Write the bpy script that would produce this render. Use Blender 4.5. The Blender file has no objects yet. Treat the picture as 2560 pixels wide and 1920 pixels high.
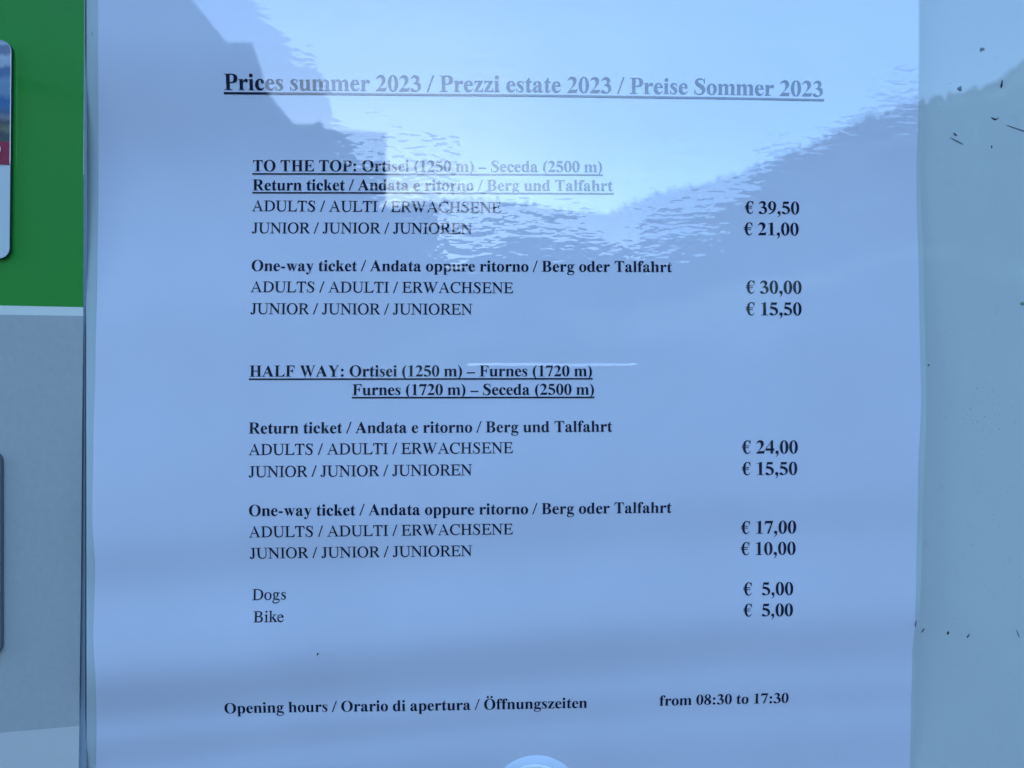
import bpy, math, random
from mathutils import Vector, geometry, noise

# ---------------------------------------------------------------- camera, sky, sun, exposure
SC = bpy.context.scene
SRC_W, SRC_H = 2560.0, 1920.0
FPX = 1934.0                       # focal length in photo pixels (26 mm-equivalent phone lens)
DIST = 0.1975                      # phone to board
YAW = math.radians(1.35)
cam_d = bpy.data.cameras.new('camera'); cam = bpy.data.objects.new('camera', cam_d)
SC.collection.objects.link(cam); SC.camera = cam
cam_d.sensor_width = 36.0; cam_d.lens = 36.0*FPX/SRC_W
CAM = Vector((-DIST*math.sin(YAW), -DIST*math.cos(YAW), 0.0))
cam.location = CAM; cam.rotation_euler = (math.radians(90), 0, -YAW)
cam_d.clip_start = 0.01; cam_d.clip_end = 3000
cam_d.dof.use_dof = True; cam_d.dof.focus_distance = DIST; cam_d.dof.aperture_fstop = 22.0

SUN_EL, SUN_AZ = math.radians(10), math.radians(-10)      # sun low behind the house across the street (az from -Y towards +X)
world = bpy.data.worlds.new('World'); SC.world = world; world.use_nodes = True
wn = world.node_tree; wn.nodes.clear()
wo = wn.nodes.new('ShaderNodeOutputWorld'); bg = wn.nodes.new('ShaderNodeBackground'); sky = wn.nodes.new('ShaderNodeTexSky')
sky.sky_type = 'NISHITA'; sky.sun_disc = False; sky.sun_elevation = SUN_EL
sdir = Vector((math.sin(SUN_AZ)*math.cos(SUN_EL), -math.cos(SUN_AZ)*math.cos(SUN_EL), math.sin(SUN_EL)))   # towards the sun
sky.sun_rotation = math.atan2(sdir.x, sdir.y)
sky.altitude = 1250; sky.air_density = 1.0; sky.dust_density = 0.4; sky.ozone_density = 3.0
bg.inputs['Strength'].default_value = 0.15
wn.links.new(sky.outputs[0], bg.inputs[0]); wn.links.new(bg.outputs[0], wo.inputs[0])
sun_d = bpy.data.lights.new('sun', 'SUN'); sun = bpy.data.objects.new('sun', sun_d); SC.collection.objects.link(sun)
sun_d.energy = 3.0; sun_d.angle = math.radians(0.5); sun_d.color = (1.0, 0.95, 0.88)
sun.rotation_euler = sdir.to_track_quat('Z', 'Y').to_euler()
SC.view_settings.view_transform = 'Standard'; SC.view_settings.look = 'None'
SC.view_settings.exposure = 2.75; SC.view_settings.gamma = 1.0; SC.view_settings.use_curve_mapping = False

random.seed(7)
# ---- serif lettering: each glyph is a list of (+1 add | -1 cut, polygon) in 1/1000 em -------------
def bez(s, n=7):
    """closed polygon from a small path language: M x,y  L x,y  C x,y x,y x,y"""
    out = []; mode = 'M'; buf = []
    for t in s.split():
        if t in 'MLCZ':
            mode = t; continue
        p = tuple(float(v) for v in t.split(','))
        if mode in 'ML':
            out.append(p)
        else:
            buf.append(p)
            if len(buf) == 3:
                a = out[-1]; b, c, d = buf; buf = []
                for i in range(1, n + 1):
                    u = i / n; v = 1 - u
                    out.append(tuple(v**3*a[k] + 3*v*v*u*b[k] + 3*v*u*u*c[k] + u**3*d[k] for k in (0, 1)))
    return out
def A_(s): return [(1, bez(s))]
def C_(s): return [(-1, bez(s))]
def ell(cx, cy, rx, ry, sgn=1, n=30, tilt=0.0):
    out = []
    for i in range(n):
        a = 2*math.pi*i/n
        c, s = math.cos(a), math.sin(a)
        e = 0.94
        x = math.copysign(abs(c)**e, c)*rx; y = math.copysign(abs(s)**e, s)*ry
        out.append((cx + x + tilt*y, cy + y))
    return [(sgn, out)]
def rect(x0, y0, x1, y1): return [(1, [(x0, y0), (x1, y0), (x1, y1), (x0, y1)])]
def pg(*p): return [(1, list(p))]
def cut(*p): return [(-1, list(p))]
def serif(x0, x1, s0, s1, y, d, t=17, b=22):
    """bracketed slab x0..x1 under (d=1) or over (d=-1) a stem s0..s1"""
    T, B = y + d*t, y + d*(t + b)
    return A_(f"M {x0},{y} L {x1},{y} {x1},{T} C {s1+(x1-s1)*.25},{T} {s1},{T+d*b*.4} {s1},{B} L {s0},{B} C {s0},{T+d*b*.4} {s0-(s0-x0)*.25},{T} {x0},{T}")
def stem(s0, s1, y0, y1, bot=None, top=None, t=17):
    o = rect(s0, y0, s1, y1)
    if bot: o += serif(s0-bot[0], s1+bot[1], s0, s1, y0, 1, t)
    if top: o += serif(s0-top[0], s1+top[1], s0, s1, y1, -1, t)
    return o
def flag(x0, s0, s1, y, drop=62):
    return A_(f"M {x0},{y-22} L {s1-30},{y+8} {s1},{y+8} {s1},{y-drop} {s0},{y-drop-20} {s0},{y-drop} C {s0},{y-38} {s0-12},{y-36} {x0},{y-38}")
def brush(pts, n=8):
    """stroke of varying width through (x, y, width)"""
    P = []
    q = [pts[0]] + list(pts) + [pts[-1]]
    for i in range(1, len(q) - 2):
        for k in range(n):
            u = k/n
            P.append(tuple(0.5*((2*q[i][j]) + (-q[i-1][j] + q[i+1][j])*u + (2*q[i-1][j] - 5*q[i][j] + 4*q[i+1][j] - q[i+2][j])*u*u
                     + (-q[i-1][j] + 3*q[i][j] - 3*q[i+1][j] + q[i+2][j])*u**3) for j in (0, 1, 2)))
    P.append(pts[-1])
    o = []
    def off(i):
        a, b = P[max(i-1, 0)], P[min(i+1, len(P)-1)]
        dx, dy = b[0]-a[0], b[1]-a[1]; l = math.hypot(dx, dy) or 1
        w = P[i][2]/2
        return (P[i][0]-dy/l*w, P[i][1]+dx/l*w), (P[i][0]+dy/l*w, P[i][1]-dx/l*w)
    for i in range(len(P)-1):
        a, b = off(i); c, d = off(i+1)
        o.append((1, [a, b, d, c]))
    return o
def mirror(g, w): return [(s, [(w-x, y) for x, y in p]) for s, p in g]

BW = dict(zip("ABEFHLOÖPRSTWY", (722, 667, 667, 611, 778, 667, 778, 778, 611, 722, 556, 667, 1000, 722)))
BW.update(zip("acdefghiklmnoprstuwyz", (500, 444, 556, 444, 333, 500, 556, 278, 556, 278, 833, 556, 500, 556, 444, 389, 333, 556, 722, 500, 444)))
BW.update({c: 500 for c in "0123456789€–"}); BW.update({'/': 278, ':': 333, '(': 333, ')': 333, '-': 333, ',': 250, ' ': 250})
RW = dict(zip("ABCDEHIJLNORSTUW", (722, 667, 667, 722, 611, 722, 333, 389, 611, 722, 722, 667, 556, 611, 722, 944)))
RW.update(zip("egikos", (444, 500, 278, 500, 500, 389))); RW.update({'/': 278, ' ': 250})

def bold():
    G = {}
    G['H'] = stem(113, 264, 0, 676, (93, 95), (93, 95)) + stem(514, 665, 0, 676, (95, 93), (95, 93)) + rect(264, 316, 514, 360)
    top = "M 200,676 L {0},676 {1},492 {2},492 C {3},590 {4},638 430,638 L 200,638"
    mid = A_("M 255,326 L 330,326 C 410,326 440,290 452,208 L 472,208 472,486 452,486 C 440,400 410,366 330,366 L 255,366")
    G['E'] = stem(109, 260, 0, 676, (93, 0), (93, 0)) + A_(top.format(606, 616, 596, 575, 530)) + mid + A_("M 200,0 L 616,0 641,190 620,190 C 585,90 530,40 420,40 L 200,40")
    G['F'] = stem(109, 260, 0, 676, (93, 108), (93, 0)) + A_(top.format(574, 583, 562, 545, 500)) + mid
    G['L'] = stem(112, 263, 0, 676, (93, 0), (93, 100)) + A_("M 200,0 L 612,0 638,212 617,212 C 585,100 530,40 400,40 L 200,40")
    G['T'] = stem(258, 409, 0, 676, (97, 97)) + A_("M 50,676 L 617,676 636,486 614,486 C 590,600 550,638 420,638 L 247,638 C 117,638 77,600 53,486 L 31,486")
    G['P'] = A_("M 200,676 L 365,676 C 520,676 600,610 600,490 C 600,370 515,294 365,294 L 200,294") + C_("M 261,640 L 330,640 C 405,640 438,595 438,490 C 438,385 405,332 320,332 L 261,332") + stem(110, 261, 0, 676, (94, 105), (94, 0))
    G['R'] = A_("M 200,676 L 380,676 C 545,676 622,610 622,500 C 622,390 535,318 380,318 L 200,318") + C_("M 261,640 L 345,640 C 425,640 458,600 458,500 C 458,400 425,356 335,356 L 261,356") + stem(110, 261, 0, 676, (84, 95), (84, 0)) + A_("M 295,335 L 460,335 635,65 C 660,30 685,20 715,18 L 715,0 520,0")
    G['B'] = A_("M 200,676 L 370,676 C 510,676 580,620 580,515 C 580,425 515,368 410,350 L 200,350") + A_("M 200,360 L 390,360 C 540,350 619,285 619,185 C 619,70 535,0 380,0 L 200,0") + C_("M 261,640 L 325,640 C 395,640 425,600 425,510 C 425,410 395,368 320,368 L 261,368") + C_("M 261,332 L 335,332 C 415,332 455,285 455,185 C 455,85 415,37 330,37 L 261,37") + stem(110, 261, 0, 676, (94, 0), (94, 0))
    G['O'] = ell(389, 336, 354, 355) + ell(389, 336, 190, 322, -1)
    G['Ö'] = G['O'] + ell(272, 800, 68, 68) + ell(506, 800, 68, 68)
    G['S'] = brush([(462, 520, 14), (440, 600, 22), (372, 660, 34), (270, 668, 52), (160, 625, 90), (122, 545, 128), (165, 455, 150), (275, 375, 165), (390, 295, 165), (440, 190, 148), (405, 75, 100), (310, 8, 52), (210, 2, 38), (120, 40, 28), (66, 115, 20), (48, 200, 14)]) + pg((462, 691), (480, 691), (486, 470), (464, 470)) + pg((35, -19), (54, -19), (62, 222), (40, 222))
    G['A'] = pg((346, 690), (376, 690), (660, 12), (56, 12)) + cut((294, 470), (102, 5), (482, 5)) + pg((150, 205), (430, 205), (420, 245), (165, 245)) + serif(9, 205, 62, 104, 0, 1) + serif(428, 689, 480, 652, 0, 1)
    G['W'] = pg((78, 676), (243, 676), (412, 140), (362, -15), (335, -15)) + pg((335, -15), (362, -15), (520, 470), (484, 470)) + pg((398, 676), (563, 676), (735, 140), (690, -15), (662, -15)) + pg((662, -15), (690, -15), (905, 668), (863, 668)) + serif(19, 308, 80, 243, 676, -1, 17, 8) + serif(345, 625, 398, 563, 676, -1, 17, 8) + serif(795, 981, 862, 905, 676, -1, 17, 8)
    G['Y'] = pg((82, 670), (258, 670), (440, 335), (290, 290)) + pg((640, 670), (592, 670), (395, 330), (440, 310)) + stem(288, 440, 0, 335, (97, 97)) + serif(15, 325, 85, 255, 676, -1, 17, 6) + serif(510, 699, 592, 640, 676, -1, 17, 6)
    G['i'] = stem(66, 205, 0, 440, (50, 50)) + flag(16, 66, 205, 461) + ell(134, 612, 78, 78)
    G['l'] = stem(66, 205, 0, 650, (50, 50)) + flag(16, 66, 205, 676)
    arch = "M {a},345 C {b},440 {c},473 {d},473 C {e},473 {f},415 {f},320 L {f},0 {g},0 {g},320 C {g},385 {h},402 {i},402 C {j},402 {k},385 {a},330"
    def ar(x): return A_(arch.format(a=x+200, b=x+235, c=x+290, d=x+348, e=x+440, f=x+484, g=x+345, h=x+330, i=x+295, j=x+262, k=x+232))
    G['n'] = stem(70, 209, 0, 440, (49, 46)) + flag(21, 70, 209, 461) + ar(5) + serif(306, 539, 350, 489, 0, 1)
    G['h'] = stem(65, 204, 0, 650, (49, 46)) + flag(16, 65, 204, 676) + ar(0) + serif(301, 534, 345, 484, 0, 1)
    G['m'] = stem(65, 204, 0, 440, (49, 42)) + flag(16, 65, 204, 461) + ar(0) + serif(305, 525, 345, 484, 0, 1) + ar(280) + serif(585, 814, 625, 764, 0, 1)
    G['u'] = rect(64, 130, 203, 440) + flag(16, 64, 203, 453) + A_("M 64,150 C 64,40 105,-14 195,-14 C 260,-14 310,20 350,85 L 345,132 C 315,75 285,58 255,58 C 220,58 203,80 203,140") + rect(345, 10, 484, 440) + flag(297, 345, 484, 453) + A_("M 345,0 L 537,10 537,28 C 500,30 484,36 484,80 L 345,80")
    G['d'] = A_("M 345,430 C 310,460 270,473 230,473 C 105,473 25,370 25,225 C 25,80 100,-14 215,-14 C 270,-14 315,10 345,60") + C_("M 330,370 C 310,415 290,432 262,432 C 205,432 176,360 176,225 C 176,100 200,48 255,48 C 290,48 315,65 330,100") + rect(330, 10, 469, 650) + flag(275, 330, 469, 676) + A_("M 330,0 L 534,10 534,28 C 490,30 469,40 469,80 L 330,80")
    G['p'] = A_("M 195,395 C 230,450 270,473 325,473 C 445,473 524,375 524,235 C 524,90 450,-14 330,-14 C 280,-14 240,0 205,40") + C_("M 209,350 C 230,395 250,410 280,410 C 345,410 373,345 373,225 C 373,100 345,28 285,28 C 250,28 225,50 209,90") + stem(70, 209, -205, 440, (51, 70)) + flag(19, 70, 209, 461)
    G['o'] = ell(250, 230, 226, 243) + ell(250, 230, 84, 208, -1)
    G['c'] = A_("M 426,120 C 380,30 315,-14 235,-14 C 110,-14 25,80 25,225 C 25,375 115,473 250,473 C 350,473 420,420 420,345 C 420,305 395,280 355,280 C 315,280 292,305 288,350 C 285,405 275,437 245,437 C 200,437 175,370 175,270 C 175,140 220,65 300,65 C 345,65 375,85 408,132")
    G['e'] = A_("M 426,125 C 375,30 315,-14 230,-14 C 105,-14 25,80 25,225 C 25,375 115,473 235,473 C 355,473 415,390 420,258 L 168,258 C 170,135 215,62 295,62 C 340,62 372,85 408,137") + C_("M 168,292 L 298,292 C 300,390 280,437 240,437 C 195,437 170,390 168,292")
    G['a'] = A_("M 266,260 L 266,350 C 266,410 250,437 210,437 C 180,437 158,420 158,395 C 158,375 170,365 170,335 C 170,305 145,280 108,280 C 70,280 45,305 45,345 C 45,420 125,473 235,473 C 345,473 400,425 400,330 L 400,80 266,60") + A_("M 280,300 C 110,245 25,195 25,95 C 25,30 70,-14 135,-14 C 185,-14 230,10 275,65") + C_("M 266,255 C 190,220 160,180 160,125 C 160,85 178,60 205,60 C 228,60 248,72 266,95") + A_("M 266,80 C 280,15 310,-14 365,-14 C 420,-14 455,10 488,65 L 474,78 C 460,60 450,55 435,55 C 412,55 400,68 400,110")
    G['f'] = stem(75, 214, 0, 470, (60, 69)) + A_("M 75,461 L 75,520 C 75,630 150,691 265,691 C 345,691 389,655 389,605 C 389,565 365,542 330,542 C 295,542 275,562 270,600 C 266,640 260,655 243,655 C 222,655 214,630 214,580 L 214,461") + rect(14, 419, 306, 461)
    G['t'] = A_("M 72,100 L 72,417 20,417 20,437 C 95,480 150,540 192,630 L 211,630 211,461 308,461 308,417 211,417 211,130 C 211,80 222,62 248,62 C 272,62 292,78 315,115 L 332,105 C 295,25 245,-12 175,-12 C 105,-12 72,25 72,100")
    G['r'] = stem(80, 219, 0, 440, (51, 70)) + flag(29, 80, 219, 461) + A_("M 215,330 C 245,420 300,473 360,473 C 405,473 434,445 434,400 C 434,355 408,328 370,328 C 325,328 315,365 290,365 C 262,365 219,310 219,250")
    G['s'] = brush([(322, 345, 12), (295, 410, 20), (235, 446, 32), (165, 440, 56), (100, 395, 92), (102, 330, 112), (175, 265, 128), (255, 200, 130), (290, 115, 108), (255, 40, 62), (190, 8, 36), (120, 22, 26), (68, 70, 18), (42, 135, 12)]) + pg((316, 473), (332, 473), (340, 325), (320, 325)) + pg((26, -14), (42, -14), (50, 158), (30, 158))
    G['g'] = ell(228, 312, 172, 161) + ell(228, 312, 58, 128, -1) + pg((320, 400), (483, 395), (483, 461), (320, 440)) + A_("M 190,160 C 150,150 145,130 165,112 L 210,97 300,92 300,-10 130,-5 C 80,10 55,45 55,85 C 55,125 85,160 140,185") + A_("M 290,92 C 415,87 475,40 475,-45 C 475,-145 385,-206 240,-206 C 105,-206 28,-165 28,-100 C 28,-45 75,-15 150,5 L 300,5") + C_("M 145,-15 C 115,-40 108,-60 108,-90 C 108,-140 160,-168 255,-168 C 350,-168 415,-135 415,-85 C 415,-45 380,-27 300,-22")
    G['k'] = stem(76, 215, 0, 650, (54, 60)) + flag(22, 76, 215, 676) + pg((205, 195), (240, 195), (448, 452), (392, 452)) + serif(298, 503, 392, 448, 461, -1, 17, 6) + pg((232, 232), (345, 335), (530, 12), (360, 12)) + serif(318, 543, 362, 528, 0, 1, 17, 4)
    G['w'] = pg((62, 455), (205, 455), (318, 135), (275, -14), (250, -14)) + pg((250, -14), (275, -14), (390, 320), (362, 350)) + pg((288, 455), (432, 455), (540, 135), (500, -14), (474, -14)) + pg((474, -14), (500, -14), (655, 455), (618, 455)) + serif(23, 255, 62, 205, 461, -1, 17, 4) + serif(275, 480, 290, 432, 461, -1, 17, 4) + serif(570, 707, 618, 655, 461, -1, 17, 4)
    G['y'] = pg((48, 455), (203, 455), (318, 150), (250, -20)) + pg((395, 455), (432, 455), (240, -130), (205, -130)) + pg((230, 40), (300, 60), (262, -70), (220, -130)) + serif(16, 250, 50, 203, 461, -1, 17, 4) + serif(345, 480, 395, 432, 461, -1, 17, 4) + A_("M 262,-70 C 235,-160 190,-205 120,-205 C 65,-205 30,-175 30,-135 C 30,-98 55,-75 88,-75 C 125,-75 150,-98 150,-125 C 150,-145 160,-155 175,-150 C 200,-140 215,-110 232,-60")
    G['z'] = A_("M 38,461 L 407,461 407,443 180,38 265,38 C 345,38 385,70 402,152 L 420,152 413,0 21,0 21,18 245,423 175,423 C 105,423 75,400 58,318 L 38,318")
    G['0'] = ell(250, 337, 226, 351) + ell(250, 337, 84, 318, -1)
    G['1'] = stem(187, 330, 0, 600, (118, 108)) + A_("M 65,608 L 72,588 C 110,605 140,612 160,612 C 182,612 187,600 187,560 L 187,400 330,400 330,688 312,688")
    G['2'] = A_("M 17,0 L 17,16 C 180,170 278,290 278,445 C 278,535 235,588 170,588 C 120,588 80,560 48,505 L 28,513 C 65,630 135,688 235,688 C 345,688 424,620 424,515 C 424,400 340,310 150,128 L 375,128 C 425,128 440,138 460,180 L 478,180 430,0")
    G['3'] = A_("M 28,530 C 70,640 140,688 225,688 C 330,688 404,630 404,545 C 404,480 370,440 310,402 C 410,370 468,300 468,205 C 468,75 350,-14 185,-14 C 80,-14 16,20 16,72 C 16,108 42,132 80,132 C 112,132 135,118 165,85 C 195,50 220,35 248,35 C 305,35 340,85 340,160 C 340,265 270,325 140,326 L 140,346 C 235,375 268,420 268,490 C 268,555 235,595 180,595 C 125,595 85,570 46,520")
    G['4'] = pg((19, 152), (475, 152), (475, 263), (413, 263), (413, 688), (345, 688), (19, 250)) + cut((66, 263), (284, 263), (284, 565)) + rect(284, 0, 413, 160)
    G['5'] = A_("M 110,676 L 428,676 388,552 135,552 112,462 C 310,450 470,380 470,215 C 470,85 350,-8 175,-8 C 80,-8 22,25 22,75 C 22,110 48,132 85,132 C 118,132 145,118 175,88 C 200,62 220,42 250,42 C 315,42 352,90 352,165 C 352,290 230,345 58,345")
    G['7'] = A_("M 60,676 L 477,676 477,655 260,0 165,0 370,550 150,550 C 90,550 60,525 37,470 L 17,470")
    G['8'] = ell(250, 520, 196, 168) + ell(250, 172, 222, 186) + ell(258, 540, 80, 122, -1) + ell(238, 155, 88, 136, -1) + pg((110, 450), (180, 470), (400, 240), (330, 190))
    G['9'] = ell(247, 445, 221, 243) + ell(250, 450, 82, 210, -1) + A_("M 468,470 C 473,200 330,20 50,-13 L 45,6 C 190,50 310,170 328,340 L 332,500")
    G['/'] = pg((-22, -19), (44, -19), (300, 691), (236, 691))
    G[':'] = ell(167, 66, 82, 80) + ell(167, 392, 82, 80)
    G['('] = A_("M 306,-152 C 205,-75 182,70 182,265 C 182,460 205,600 306,678 L 298,694 C 130,610 46,450 46,265 C 46,80 130,-85 298,-168")
    G[')'] = mirror(G['('], 333)
    G['–'] = rect(0, 185, 500, 252)
    G['-'] = rect(44, 171, 287, 277)
    G[','] = ell(122, 72, 82, 80) + A_("M 203,72 C 215,-30 160,-130 60,-180 L 50,-163 C 115,-120 142,-70 130,-5")
    G['€'] = A_("M 462,130 C 420,30 365,-13 295,-13 C 150,-13 74,130 74,335 C 74,550 165,688 305,688 C 370,688 415,660 440,630 L 455,688 470,688 470,480 452,480 C 430,590 375,650 310,650 C 230,650 206,530 206,335 C 206,150 234,38 320,38 C 375,38 415,75 448,145") + pg((10, 385), (400, 385), (410, 420), (20, 420)) + pg((10, 285), (380, 285), (390, 320), (20, 320))
    return G

def roman():
    G = {}
    t = 19
    G['H'] = stem(106, 208, 0, 662, (87, 89), (87, 89), t) + stem(513, 615, 0, 662, (89, 87), (89, 87), t) + rect(208, 320, 513, 360)
    G['I'] = stem(116, 218, 0, 662, (98, 97), (98, 97), t)
    top = A_("M 150,662 L 540,662 546,519 523,519 C 510,600 480,624 400,624 L 150,624")
    G['E'] = stem(108, 210, 0, 662, (96, 0), (96, 0), t) + top + A_("M 150,0 L 565,0 597,169 569,169 C 530,70 490,40 380,40 L 150,40") + A_("M 200,324 L 370,324 C 430,324 438,300 445,235 L 466,235 466,455 445,455 C 438,390 430,364 370,364 L 200,364")
    G['L'] = stem(108, 210, 0, 662, (96, 0), (96, 100), t) + A_("M 150,0 L 565,0 598,174 573,174 C 530,75 490,40 380,40 L 150,40")
    G['T'] = stem(254, 356, 0, 662, (94, 96), None, t) + A_("M 36,662 L 574,662 593,490 569,490 C 540,598 505,620 420,620 L 190,620 C 105,620 70,598 41,490 L 17,490")
    G['D'] = A_("M 160,662 L 300,662 C 545,662 685,545 685,335 C 685,115 540,0 290,0 L 160,0") + C_("M 216,624 L 290,624 C 480,624 575,525 575,330 C 575,135 480,38 290,38 L 216,38") + stem(114, 216, 0, 662, (98, 0), (98, 0), t)
    G['B'] = A_("M 160,662 L 330,662 C 470,662 545,605 545,505 C 545,420 490,370 390,350 L 160,350") + A_("M 160,358 L 370,358 C 520,345 593,280 593,185 C 593,70 500,0 340,0 L 160,0") + C_("M 213,624 L 300,624 C 395,624 442,580 442,505 C 442,415 390,370 290,370 L 213,370") + C_("M 213,330 L 300,330 C 430,330 486,280 486,185 C 486,85 425,38 300,38 L 213,38") + stem(111, 213, 0, 662, (94, 0), (94, 0), t)
    G['R'] = A_("M 160,662 L 330,662 C 480,662 559,600 559,495 C 559,385 470,320 330,320 L 160,320") + C_("M 213,624 L 300,624 C 400,624 450,580 450,490 C 450,400 390,358 280,358 L 213,358") + stem(111, 213, 0, 662, (94, 82), (94, 0), t) + A_("M 285,335 L 400,335 595,70 C 620,35 635,22 659,19 L 659,0 520,0")
    G['C'] = A_("M 633,113 C 560,30 480,-14 380,-14 C 175,-14 28,125 28,330 C 28,535 180,676 370,676 C 440,676 500,655 540,640 C 565,632 580,640 590,676 L 612,676 620,449 598,449 C 570,575 495,638 380,638 C 240,638 140,520 140,335 C 140,150 245,35 395,35 C 480,35 545,65 615,131")
    G['O'] = ell(361, 331, 327, 345) + ell(361, 331, 216, 309, -1)
    G['U'] = stem(106, 208, 240, 662, None, (92, 104), t) + stem(586, 622, 240, 662, None, (113, 83), t) + A_("M 106,260 C 106,70 190,-14 360,-14 C 540,-14 622,80 622,260 L 586,260 C 586,110 520,36 385,36 C 260,36 208,110 208,260")
    G['N'] = pg((20, 650), (187, 662), (580, 165), (603, -11), (586, -11), (125, 575)) + rect(12, 643, 187, 662) + stem(115, 151, 0, 590, (103, 104), None, t) + stem(567, 603, 0, 662, None, (92, 104), t)
    G['J'] = stem(182, 284, 150, 662, None, (99, 86), t) + A_("M 182,160 C 182,55 170,22 145,22 C 128,22 118,32 112,60 C 104,95 88,110 62,110 C 30,110 10,92 10,62 C 10,15 60,-14 130,-14 C 235,-14 284,50 284,170")
    G['A'] = pg((346, 674), (372, 674), (645, 12), (78, 12)) + cut((320, 580), (112, 5), (538, 5)) + pg((180, 220), (480, 220), (470, 258), (195, 258)) + serif(15, 213, 82, 116, 0, 1, t) + serif(451, 706, 540, 642, 0, 1, t)
    G['W'] = pg((68, 655), (178, 655), (352, 160), (310, -11), (284, -11)) + pg((284, -11), (310, -11), (482, 430), (455, 455)) + pg((368, 655), (478, 655), (652, 160), (612, -11), (586, -11)) + pg((586, -11), (612, -11), (858, 655), (822, 655)) + serif(5, 250, 68, 178, 662, -1, t, 4) + serif(310, 550, 368, 478, 662, -1, t, 4) + serif(738, 932, 822, 858, 662, -1, t, 4)
    G['S'] = brush([(442, 500, 12), (420, 575, 20), (350, 640, 32), (265, 655, 38), (170, 620, 62), (128, 545, 88), (165, 455, 105), (265, 375, 112), (375, 290, 112), (428, 185, 100), (400, 75, 78), (310, 8, 42), (215, 5, 36), (135, 45, 26), (85, 115, 20), (62, 190, 14)]) + pg((440, 676), (458, 676), (466, 463), (445, 463)) + pg((42, -14), (60, -14), (68, 199), (48, 199))
    G['/'] = pg((-9, -14), (50, -14), (287, 676), (230, 676))
    G['o'] = ell(250, 224, 221, 236) + ell(250, 224, 132, 204, -1)
    G['e'] = A_("M 424,158 C 385,45 315,-10 230,-10 C 105,-10 25,85 25,215 C 25,365 120,460 235,460 C 340,460 402,390 405,272 L 97,272 C 100,130 165,55 265,55 C 330,55 370,90 408,164") + C_("M 99,304 L 304,304 C 295,385 265,424 212,424 C 155,424 110,385 99,304")
    G['i'] = stem(94, 178, 0, 430, (78, 75), None, t) + flag(20, 94, 178, 450, 50) + ell(134, 628, 55, 55)
    G['k'] = stem(86, 170, 0, 660, (79, 70), None, t) + flag(10, 86, 170, 676, 50) + pg((165, 235), (195, 225), (410, 438), (355, 438)) + serif(276, 480, 355, 410, 450, -1, t, 4) + pg((205, 262), (290, 310), (470, 50), (495, 12), (390, 12)) + serif(310, 505, 392, 480, 0, 1, t, 4)
    G['s'] = brush([(312, 330, 12), (285, 400, 20), (220, 438, 28), (160, 425, 46), (110, 370, 66), (125, 305, 80), (200, 250, 86), (280, 190, 88), (308, 110, 78), (270, 38, 46), (200, 10, 28), (140, 25, 22), (90, 75, 16), (65, 140, 12)]) + pg((306, 460), (320, 460), (324, 320), (306, 320)) + pg((51, -10), (64, -10), (74, 150), (54, 150))
    G['g'] = ell(228, 302, 156, 158) + ell(230, 302, 76, 128, -1) + pg((320, 388), (470, 388), (470, 428), (320, 432)) + A_("M 190,155 C 150,145 135,120 140,105 C 148,88 180,82 210,80 L 290,76 290,0 130,5 C 90,20 70,50 70,78 C 70,115 95,145 140,170") + A_("M 280,76 C 400,72 460,35 460,-40 C 460,-145 350,-218 220,-218 C 100,-218 28,-170 28,-110 C 28,-60 70,-25 130,12 L 290,8") + C_("M 150,2 C 110,-30 88,-60 88,-95 C 88,-145 140,-172 230,-172 C 340,-172 428,-130 428,-65 C 428,-20 390,-10 300,-7")
    return G

# ---------------------------------------------------------------- helpers
def ray(u, v):
    f, r, up = Vector((math.sin(YAW), math.cos(YAW), 0)), Vector((math.cos(YAW), -math.sin(YAW), 0)), Vector((0, 0, 1))
    return (f + r*((u - SRC_W/2)/FPX) - up*((v - SRC_H/2)/FPX))
def on_board(u, v, y=0.0):
    """the point of the board plane y (metres) that the photo shows at pixel u, v"""
    d = ray(u, v); k = (y - CAM.y)/d.y
    return CAM + d*k
def lerp_tab(tab, t):
    if t <= tab[0][0]: return tab[0][1]
    for (a, x), (b, y) in zip(tab, tab[1:]):
        if t <= b:
            k = (t-a)/(b-a); k = k*k*(3-2*k)
            return x + (y-x)*k
    return tab[-1][1]
PX = DIST/FPX                       # metres on the board per photo pixel, 0.102 mm
def relief(x, z):
    """how far the limp laminated sheet stands behind (+) the plane y=0"""
    v = 960 - z/PX; s = x/PX/1050.0
    vv = v + 55*s + 18*math.sin(2.2*s+1.0)
    h = lerp_tab(WAVE, vv)*(0.92 - 0.30*s)
    h += 0.0021*(max(0.0, x + 0.02)/0.125)**2
    sm = lambda t: (lambda c: c*c*(3-2*c))(min(1.0, max(0.0, t)))
    h += HOLLOW*(0.8 - 0.4*s)*(1 - sm((z - .0541)/.0337) - (1 - sm((z - .0061)/.0460)))
    h += 0.00010*math.sin(x*52 + 1.3)*math.sin(z*41 + .5) + 0.00006*math.sin(x*120 + z*60)
    return h
HOLLOW = .0027         # trough bent in to shade the sheet's top and brighten below it
WAVE = [(-400, 0), (300, 0), (780, -.0004), (1270, -.0024), (1405, -.0015), (1580, -.0024), (1755, .0004), (1860, .0016), (2050, .0036), (2400, .0038)]  # waves of the sheet; foot bent back further to darken it
def on_sheet(u, v, lift=0.0):
    p = on_board(u, v)
    for _ in range(4):
        p = on_board(u, v, relief(p.x, p.z))
    return Vector((p.x, p.y - lift, p.z))
def sheet_pt(x, z, lift=0.0): return Vector((x, relief(x, z) - lift, z))

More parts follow.
